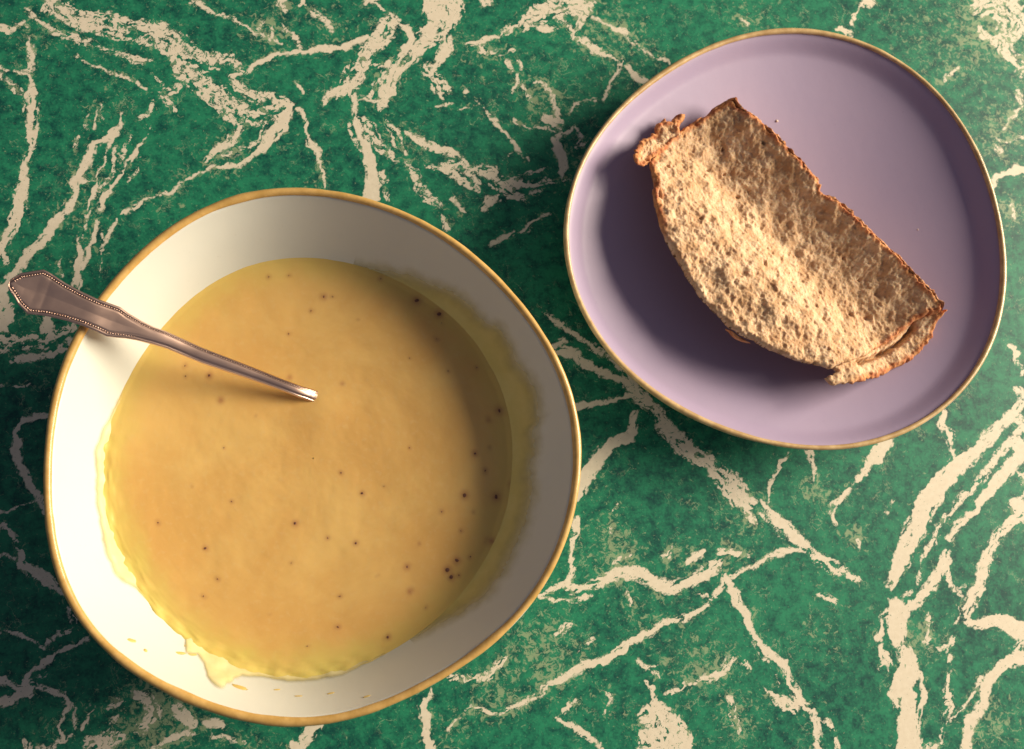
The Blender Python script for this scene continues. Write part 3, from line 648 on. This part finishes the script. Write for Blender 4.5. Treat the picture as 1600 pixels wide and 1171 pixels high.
def bread_piece(name, pxpoly, mat, parent, thick, step, pos, lift=0.0, edge=.003, pore=1.0, ragged=.0009, seed=0, zoff=None):
    Pw = lay(pxpoly)
    Pr = rough_poly(Pw, .0012, ragged, seed+1)
    x0, y0 = Pr.min(0)-step; x1, y1 = Pr.max(0)+step
    xs = np.arange(x0, x1+step, step); ys = np.arange(y0, y1+step, step)
    X, Y = np.meshgrid(xs, ys, indexing='ij'); sh = X.shape; X = X.ravel(); Y = Y.ravel()
    sd, bx, by = poly_sd(X, Y, Pr)
    keep = sd > -.70*step
    snap = keep & (sd < .45*step)
    X = np.where(snap, bx, X); Y = np.where(snap, by, Y); sd = np.where(snap, 0, sd)
    e = np.clip(sd/edge, 0, 1); round_ = np.sqrt(np.clip(1-(1-e)**2, 0, 1))
    u_, v_ = bread_mid(X, Y)[1:]
    mid = smooth_mid(X, Y)+lift
    wxp = X+.0012*fbm(X*260, Y*260, seed+3, 2); wyp = Y+.0012*fbm(X*260, Y*260, seed+4, 2)
    A = (wxp*ax_u[0]+wyp*ax_u[1]); B = (wxp*ax_v[0]+wyp*ax_v[1])
    f1a, f2a = worley(A*250, B*200, seed+5); f1b, _ = worley(A*480, B*430, seed+6); f1c, _ = worley(A*150, B*120, seed+8)
    crumb = .00075*(f1a-.45)+.00050*(f1b-.45)                       # cell walls rise, cells sink
    deep = sstep(.28, .02, f1c)*(vnoise(A*150, B*120, seed+9) > .62)
    crumb -= .0007*deep*sstep(.0012, .004, sd)
    crumb += .0022*fbm(X*150, Y*150, seed+10, 5, .55)+.00022*fbm(X*1900, Y*1900, seed+12, 2)
    crumb += .0012*fbm(X*55, Y*55, seed+14, 2)
    th2 = thick/2*(1-.55*sstep(.55, .95, v_)); mid = mid+(thick/2-th2)
    zt = mid+th2*round_+pore*crumb*(.6+.4*e)+(zoff(X, Y) if zoff is not None else 0)
    zb = np.maximum(mid-th2*round_*1.0, floor_z(X, Y))+.00002
    zb = np.minimum(zb, zt-.0002*(sd > 0)); zt = np.maximum(zt, zb+.0003); zt = np.where(snap, (mid+pore*crumb*.3), zt)
    # vertices shared on the outline
    idt = np.full(len(X), -1); n = 0
    ki = np.nonzero(keep)[0]; idt[ki] = np.arange(len(ki))
    inner_i = np.nonzero(keep & ~snap)[0]; idb = idt.copy(); idb[inner_i] = len(ki)+np.arange(len(inner_i))
    V = np.concatenate([np.column_stack([X[ki], Y[ki], zt[ki]]), np.column_stack([X[inner_i], Y[inner_i], zb[inner_i]])])
    ID = np.arange(len(X)).reshape(sh)
    Q = np.stack([ID[:-1, :-1], ID[1:, :-1], ID[1:, 1:], ID[:-1, 1:]], -1).reshape(-1, 4)
    ok = keep[Q].all(1); allsnap = snap[Q].all(1); Q = Q[ok]; 
    Ft = idt[Q]; Fb = idb[Q[~snap[Q].all(1)]][:, ::-1]
    hol = np.clip(-crumb/.0016, 0, 1)
    rnd = np.concatenate([e[ki], e[inner_i]]); vv = np.concatenate([v_[ki], v_[inner_i]]); uu = np.concatenate([u_[ki], u_[inner_i]])
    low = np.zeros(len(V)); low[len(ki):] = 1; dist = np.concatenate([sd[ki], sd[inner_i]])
    return mesh_obj(name, rel(V, pos), np.concatenate([Ft, Fb]), mat, parent, True,
                    {"edge": dist*1000, "across": vv, "along": uu, "under": low})

cr = Mat("wholemeal crumb"); co = cr.coord()
n = cr.noise(140, 5, .65, co); n_f = cr.noise(800, 4, .6, co)
c = cr.mix(cr.step(n, .32, .68), (.55, .325, .175), (.77, .545, .345))
c = cr.mix(cr.math('MULTIPLY', cr.step(cr.noise(48, 5, .6, co), .48, .68), .55), c, (.42, .24, .115))
c = cr.mix(cr.math('MULTIPLY', cr.step(n_f, .5, .72), .5), c, (.40, .22, .11))
# crust colour creeps in at the baked edges (straight edge, both ends)
ed = cr.attr("edge"); acr = cr.attr("across"); alo = cr.attr("along")
bake = cr.math('MAXIMUM', cr.step(acr, .30, .10), cr.math('MAXIMUM', cr.step(alo, .88, .95), cr.step(alo, .14, .06)))
near = cr.step(cr.math('ADD', ed, cr.math('MULTIPLY', cr.math('SUBTRACT', cr.noise(300, 4, .6, co), .5), 3.0)), 3.8, 1.6)
crust_c = cr.mix(cr.step(cr.noise(260, 4, .6, co), .38, .62), (.38, .10, .035), (.62, .27, .10))
c = cr.mix(cr.math('MULTIPLY', cr.math('MULTIPLY', near, bake), .85), c, crust_c)
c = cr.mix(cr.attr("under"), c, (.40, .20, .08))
cr.color(c); cr.set(Roughness=.85, Specular_IOR_Level=.15, Subsurface_Weight=.35, Subsurface_Scale=.0022)
cr.b.inputs['Subsurface Radius'].default_value = (1, .6, .3)
cr.bump(cr.noise(2600, 3, .6, co), .35, .0004)
ct = Mat("baked crust"); co = ct.coord()
c = ct.mix(ct.step(ct.noise(240, 5, .65, co), .36, .64), (.42, .14, .05), (.74, .36, .16))
c = ct.mix(ct.math('MULTIPLY', ct.step(ct.noise(700, 4, .6, co), .55, .7), .6), c, (.66, .40, .17))
ct.color(c); ct.set(Roughness=.6, Specular_IOR_Level=.3)
ct.bump(ct.noise(1500, 4, .6, co), .4, .0005)

bread_pos = tuple(at(1240, 390, PF)[:2])+(PF,)
bread = empty("bread_slice", bread_pos)
tag(bread, "torn curled slice of brown bread with thin crust on lilac plate", "bread")
CREASE = lay([(1338,566),(1356,562),(1380,552),(1402,539),(1416,526),(1427,512)])
PORES = [(lay([(x, y)])[0], r, d) for x, y, r, d in [(1127,238,.0006,.004),(1188,231,.0008,.003),(1150,312,.0008,.003),(1101,272,.0007,.0026),(1128,277,.0007,.0026),(1165,303,.0006,.002),
         (1090,347,.0006,.002),(1312,408,.0008,.0022),(1338,440,.0008,.0022),(1365,463,.0014,.0022),(1350,500,.0016,.0025),(1322,495,.0008,.002),(1040,265,.0008,.003),(1062,208,.0007,.002)]]
def marks(X, Y):
    z = np.zeros_like(X); wx_ = X+.0006*fbm(X*400, Y*400, 401, 3); wy_ = Y+.0006*fbm(X*400, Y*400, 402, 3)
    d = np.full(X.shape, 1.0)
    for a, b in zip(CREASE[:-1], CREASE[1:]):
        L = (b-a) @ (b-a); t = np.clip(((wx_-a[0])*(b-a)[0]+(wy_-a[1])*(b-a)[1])/L, 0, 1)
        d = np.minimum(d, np.hypot(wx_-a[0]-(b-a)[0]*t, wy_-a[1]-(b-a)[1]*t))
    z -= .0062*np.exp(-(d/.0010)**2)
    for c_, r_, dp in PORES: z -= dp*np.exp(-((wx_-c_[0])**2+(wy_-c_[1])**2)/r_**2)
    return z
MAIN = [(1012,259),(1019.5,287),(1018,304),(1021,327),(1029,355),(1040,382),(1055,408),(1070,434),(1089,464),(1111,488),(1136,512),(1155,526),(1171,533),(1198,547),(1226,559),(1252,568),(1275,573),(1292,577),(1308,572),(1326,566),(1350,556),(1382,540),(1406,521),(1424,505),(1442,497),(1462,492),
        (1467,478),(1440,450),(1412,420),(1383,391),(1350,363),(1320,332),(1300,317),(1276,304),(1279,293),(1247,257),(1209,218),(1183,194),(1165,181),(1149,170),(1143,161),(1132,163),(1110,177),(1098,187),(1072,200),(1050,214),(1030,232)]
bread_piece("crumb", MAIN, cr.m, bread, .0100, .00032, bread_pos, seed=100, edge=.0017, zoff=marks)
FLAP = [(1287,592),(1300,601),(1328,599),(1371,590),(1395,579),(1418,566),(1440,551),(1461,527),(1470,499),(1482,485),(1478,484),(1462,484),(1440,488),(1412,502),(1385,528),(1350,545),(1318,558),(1300,572),(1306,582)]
bread_piece("crust_flap", FLAP, cr.m, bread, .008, .00035, bread_pos, lift=-.0022, zoff=marks, seed=200, edge=.0020, ragged=.0012, pore=.9)
NUB = [(989,239),(988,250),(990.5,259),(1000,264),(1010,260),(1020,250),(1036,243),(1052,236),(1066,226),(1078,214),(1072,203),(1058,208),(1064,194),(1069,182),(1055,182),(1044,194),(1037,187),(1026,193),(1022,209),(1011,217),(997,226)]
bread_piece("crumb_nub", NUB, cr.m, bread, .007, .00032, bread_pos, lift=.0012, seed=300, edge=.0022, ragged=.0012, pore=1.3)
# thin crust along the straight edge and the top end
def crust_ribbon(name, pts, h, w, seed, lift=0.0):
    p = np.array(pts, float); P = lay(p)
    seg = np.hypot(*(P[1:]-P[:-1]).T); cum = np.concatenate([[0], np.cumsum(seg)]); N = int(cum[-1]/.0005)
    s = np.linspace(0, cum[-1], N); C = np.column_stack([np.interp(s, cum, P[:, 0]), np.interp(s, cum, P[:, 1])])
    C[:, 0] += .0005*fbm(s*300, s*0, seed, 3); C[:, 1] += .0005*fbm(s*300, s*0+7, seed, 3)
    T = np.gradient(C, axis=0); T /= np.linalg.norm(T, axis=1)[:, None]; Nn = np.column_stack([T[:, 1], -T[:, 0]])
    K = 16; A = np.linspace(0, 2*math.pi, K, endpoint=False)
    taper = np.clip(np.minimum(s, s[-1]-s)/.004, .08, 1)**.5
    mid = smooth_mid(C[:, 0], C[:, 1])+lift; rows = []
    for a in A:
        k = 1+.38*fbm(s*420, np.full_like(s, math.cos(a)*2+3), seed+int(a*10), 3)
        ca = np.sign(math.cos(a))*abs(math.cos(a))**.7; sa = np.sign(math.sin(a))*abs(math.sin(a))**.6
        rows.append(np.column_stack([C+Nn*(w*ca*k*taper)[:, None], np.maximum(mid+h*sa*k*taper, floor_z(C[:, 0], C[:, 1]))]))
    G = np.stack(rows, 1)
    F = grid_faces(N, K, False, True)
    return mesh_obj(name, rel(G.reshape(-1, 3), bread_pos), F, ct.m, bread)
crust_ribbon("crust", [(1100,186),(1112,176),(1132,163),(1143,161),(1150,171),(1165,182),(1183,195),(1209,219),(1247,258),(1278,293)], .0040, .0007, 5)
crust_ribbon("crust", [(1276,306),(1300,318),(1320,334),(1350,364),(1383,393),(1412,421),(1440,451),(1466,479),(1466,492)], .0040, .0007, 9)
crust_ribbon("crust", [(1074,200),(1085,194),(1100,186)], .0040, .0008, 13, .0006)
crust_ribbon("crust", [(1136,513),(1152,527),(1160,531),(1174,535)], .0016, .0005, 17, -.0004)
crust_ribbon("crust", [(1016,268),(1022,285),(1030,308),(1034,318)], .0020, .0010, 21, .0028)
# loose crumbs
pale = Mat('loose crumb'); pale.color(pale.mix(pale.noise(900, 3), (.72, .52, .40), (.82, .62, .50))); pale.set(Roughness=.8)
cm = [blob_mesh("bread_crumb", 60+s, pale.m, .8) for s in range(3)]
for i, (x, y, d, lab) in enumerate([(1215,188,7,"tiny pale bread crumb alone on the lilac plate above the bread slice"),(1438,357,4,"smallest pale bread crumb on the lilac plate right of the bread slice")]):
    p = at(x, y, PF+.0003); p = at(x, y, float(floor_z(p[0], p[1])))
    o = bpy.data.objects.new("bread_crumb", cm[i]); COL.link(o); o.location = (p[0], p[1], float(floor_z(p[0], p[1])))
    o.scale = (d*.00011,)*3; tag(o, lab, "crumb")

# ================================================================== SPOON
sp_m = Mat("old silver plate"); co = sp_m.coord()
c = sp_m.mix(sp_m.step(sp_m.noise(60, 4, .5, co), .3, .8), (.66, .45, .35), (.69, .48, .385))
c = sp_m.mix(sp_m.math('MULTIPLY', sp_m.attr('tarnish'), .85), c, (.10, .055, .05))
sp_m.color(c); sp_m.set(Metallic=1.0, Roughness=.30)
rg = sp_m.step(sp_m.noise(300, 4, .6, co), .3, .7, .29, .31); sp_m.link(rg, sp_m.b.inputs['Roughness'])
sp_m.bump(sp_m.noise(900, 3, .5, co), .02, .0001)
TOP = [(13,446),(17,436),(32,427),(50,424),(68,421),(78,426),(102,442),(128,456),(154,468),(174,475),(188,480),(200,489),(222,502),(240,511),(260,518),(315,543),(390,572),(440,592),(472,604),(490,609),(506,615),(524,622)]
BOT = [(13,446),(13,452),(22,465),(29,477),(43,491),(72,494),(102,501),(128,509),(150,518),(167,526),(182,528),(196,529),(213,532),(240,539),(260,545),(315,568),(390,593),(440,611),(465,621),(480,626),(496,632),(514,639)]
A0 = np.array((13., 446.)); A1 = np.array((501., 624.)); au = (A1-A0)/np.linalg.norm(A1-A0); av = np.array([au[1], -au[0]])
LA = np.linalg.norm(A1-A0)+17
def ab(P): P = np.array(P, float)-A0; return P @ au, P @ av
ta, tb = ab(TOP); ba, bb = ab(BOT)
ta = np.maximum.accumulate(ta+np.arange(len(ta))*1e-3); ba = np.maximum.accumulate(ba+np.arange(len(ba))*1e-3)
def spoon_z(a):
    # rests on the bowl's lip near a = 150, dips into the soup at the end
    z = np.interp(a, [0, 60, 140, 300, 420, 470, 492, 508, 522, 540], [HB+.0125, HB+.0085, HB+.0032, .0505, .0420, .0390, .0372, .0348, .0318, .0270])
    return z
NA = 260
aa = np.concatenate([np.linspace(0, 1, 60)**1.7*60, np.linspace(60, LA, NA-60+1)[1:]])
az_ = np.convolve(np.pad(spoon_z(aa), 6, mode='edge'), np.ones(13)/13, 'valid'); az_[-14:] = spoon_z(aa)[-14:]
hi = np.interp(aa, ta, tb); lo = np.interp(aa, ba, bb)
lo[0] = hi[0] = 0
cmid = (hi+lo)/2; hw = (hi-lo)/2
stem = sstep(150, 260, aa)                                        # 0 blade of the handle, 1 stem
M = 61; vs = np.linspace(-1, 1, M)
def top_profile(v, st, hw_):
    d = (1-np.abs(v))*hw_                                         # px distance from edge
    flat = .25*sstep(0, 1.5, d)+.9*sstep(.0, 3.0, d)-.95*sstep(3.2, 4.6, d)+.50*sstep(8.0, 10.5, d)-1.3*sstep(9, 40, d)
    rnd = 4.2*np.sqrt(np.clip(1-v*v, 0, 1))+.5*sstep(0, 2, d)-.6*sstep(2.4, 3.4, d)+.7*sstep(4.8, 6.5, d)
    return flat*(1-st)+rnd*st
PXM = 1/4050.
spoon_pos = tuple(at(*(A0+au*150), HB+.0010))
spoon = empty("soup_spoon", spoon_pos)
tag(spoon, "silver spoon with beaded handle leaning on the bowl rim, its tip sunk in the soup", "spoon")
rowsU = []; rowsL = []; tarn = []
for i in range(len(aa)):
    b = cmid[i]+vs*hw[i]; P2 = A0+aa[i]*au+b[:, None]*av
    h = top_profile(vs, stem[i], hw[i])*PXM
    base = at(P2[:, 0], P2[:, 1], az_[i])
    dd_ = (1-np.abs(vs))*hw[i]; c_ = 6.2*(1-stem[i])+3.6*stem[i]; w_ = 2.3*(1-stem[i])+1.2*stem[i]
    tarn.append(np.concatenate([np.exp(-((dd_-c_)/w_)**2)*np.where(vs > 0, 1, 1-stem[i]), np.zeros(M)]))
    thick = (3.2+2.2*stem[i])*np.sqrt(np.clip(1-vs*vs, 0, 1))*PXM+.6*PXM
    rowsU.append(base+np.array((0, 0, 1))*h[:, None])
    rowsL.append(base-np.array((0, 0, 1))*np.where(np.abs(vs) > .999, 0.5*PXM, thick)[:, None])
U = np.stack(rowsU, 0); L = np.stack(rowsL, 0)
nu_ = len(aa); G = np.concatenate([U, L[:, ::-1]], 1)
mesh_obj("handle", rel(G.reshape(-1, 3), spoon_pos), grid_faces(nu_, 2*M, False, True), sp_m.m, spoon, True, {'tarnish': np.array(tarn).ravel()})
# the spoon's bowl, under the soup
nb = 24; rowsB = []
endw = hw[-1]*PXM; e0 = at(*(A0+au*(LA-2)), .0335)
dirw = at(*(A0+au*(LA+50)), .03)-at(*(A0+au*LA), .03); dirw[2] = 0; dirw /= np.linalg.norm(dirw); sidew = np.array([-dirw[1], dirw[0], 0])
for i in range(nb):
    t = i/(nb-1); w = .0022+(.0175)*math.sin(math.pi*min(1, t*1.03))**.75 if 0 < t < 1 else .0015
    c0 = np.array([e0[0], e0[1], 0])+dirw*(.052*t)
    zc = .0310-.0020*t-.004*math.sin(math.pi*t)
    r_ = []
    for v in np.linspace(-1, 1, 13): r_.append(c0+sidew*(w*v)+np.array([0, 0, zc-.0055*math.sin(math.pi*t)*(1-v*v)-.0015]))
    rowsB.append(r_)
UB = np.array(rowsB); LB = UB-np.array([0, 0, .0009]); GB = np.concatenate([UB, LB[:, ::-1]], 1)
mesh_obj("spoon_bowl", rel(GB.reshape(-1, 3), spoon_pos), grid_faces(nb, 26, False, True), sp_m.m, spoon)
# beaded border, one joined piece: beads a few tenths of a millimetre wide
bead = []; inset = 6.2
def bead_path(sign):
    out = []; i0 = 0
    edgeb = hi if sign > 0 else lo
    A = aa; pts = np.column_stack([A, edgeb])
    T = np.gradient(pts, axis=0); T /= np.linalg.norm(T, axis=1)[:, None]+1e-9
    Nn = np.column_stack([T[:, 1], -T[:, 0]])*sign
    ins = inset*(1-stem)+3.6*stem
    q = pts+Nn*ins[:, None]
    ok = (q[:, 0] > 7.0) & (sign*(q[:, 1]-cmid_at(q[:, 0])) > -.5)
    return q[ok]
def cmid_at(a): return np.interp(a, aa, cmid)
bverts = []; bfaces = []
r = random.Random(3)
ico = [(0, 0, 1)]+[(math.cos(k*math.pi/3)*.85, math.sin(k*math.pi/3)*.85, .45) for k in range(6)]+[(math.cos(k*math.pi/3+.5), math.sin(k*math.pi/3+.5), -.3) for k in range(6)]
icf = [(0, 1+k, 1+(k+1) % 6) for k in range(6)]+[(1+k, 7+k, 1+(k+1) % 6) for k in range(6)]+[(7+k, 7+(k+1) % 6, 1+(k+1) % 6) for k in range(6)]
for sign in (1, -1):
    q = bead_path(sign)
    sl = np.concatenate([[0], np.cumsum(np.hypot(*(q[1:]-q[:-1]).T))])
    gap = 4.2
    for s in np.arange(0, sl[-1], gap):
        a = np.interp(s, sl, q[:, 0]); b = np.interp(s, sl, q[:, 1])
        if a > LA-52 or (sign < 0 and a > 215): continue
        st = float(np.interp(a, aa, stem)); rad = (1.35*(1-st)+.75*st)
        hw_ = np.interp(a, aa, hw); v = (b-np.interp(a, aa, cmid))/max(hw_, 1e-3)
        if abs(v) > 1: continue
        z = np.interp(a, aa, az_)+float(top_profile(np.array([v]), st, hw_)[0])*PXM
        P = A0+a*au+b*av; w = at(P[0], P[1], z)
        n0 = len(bverts)
        for x, y, zz_ in ico: bverts.append((w[0]+x*rad*PXM, w[1]+y*rad*PXM, w[2]+(zz_*.9+.1)*rad*PXM))
        for f_ in icf: bfaces.append(tuple(n0+k for k in f_))
bo = mesh_obj("beading", rel(bverts, spoon_pos), bfaces, sp_m.m, spoon)
bo["kind"] = "stuff"
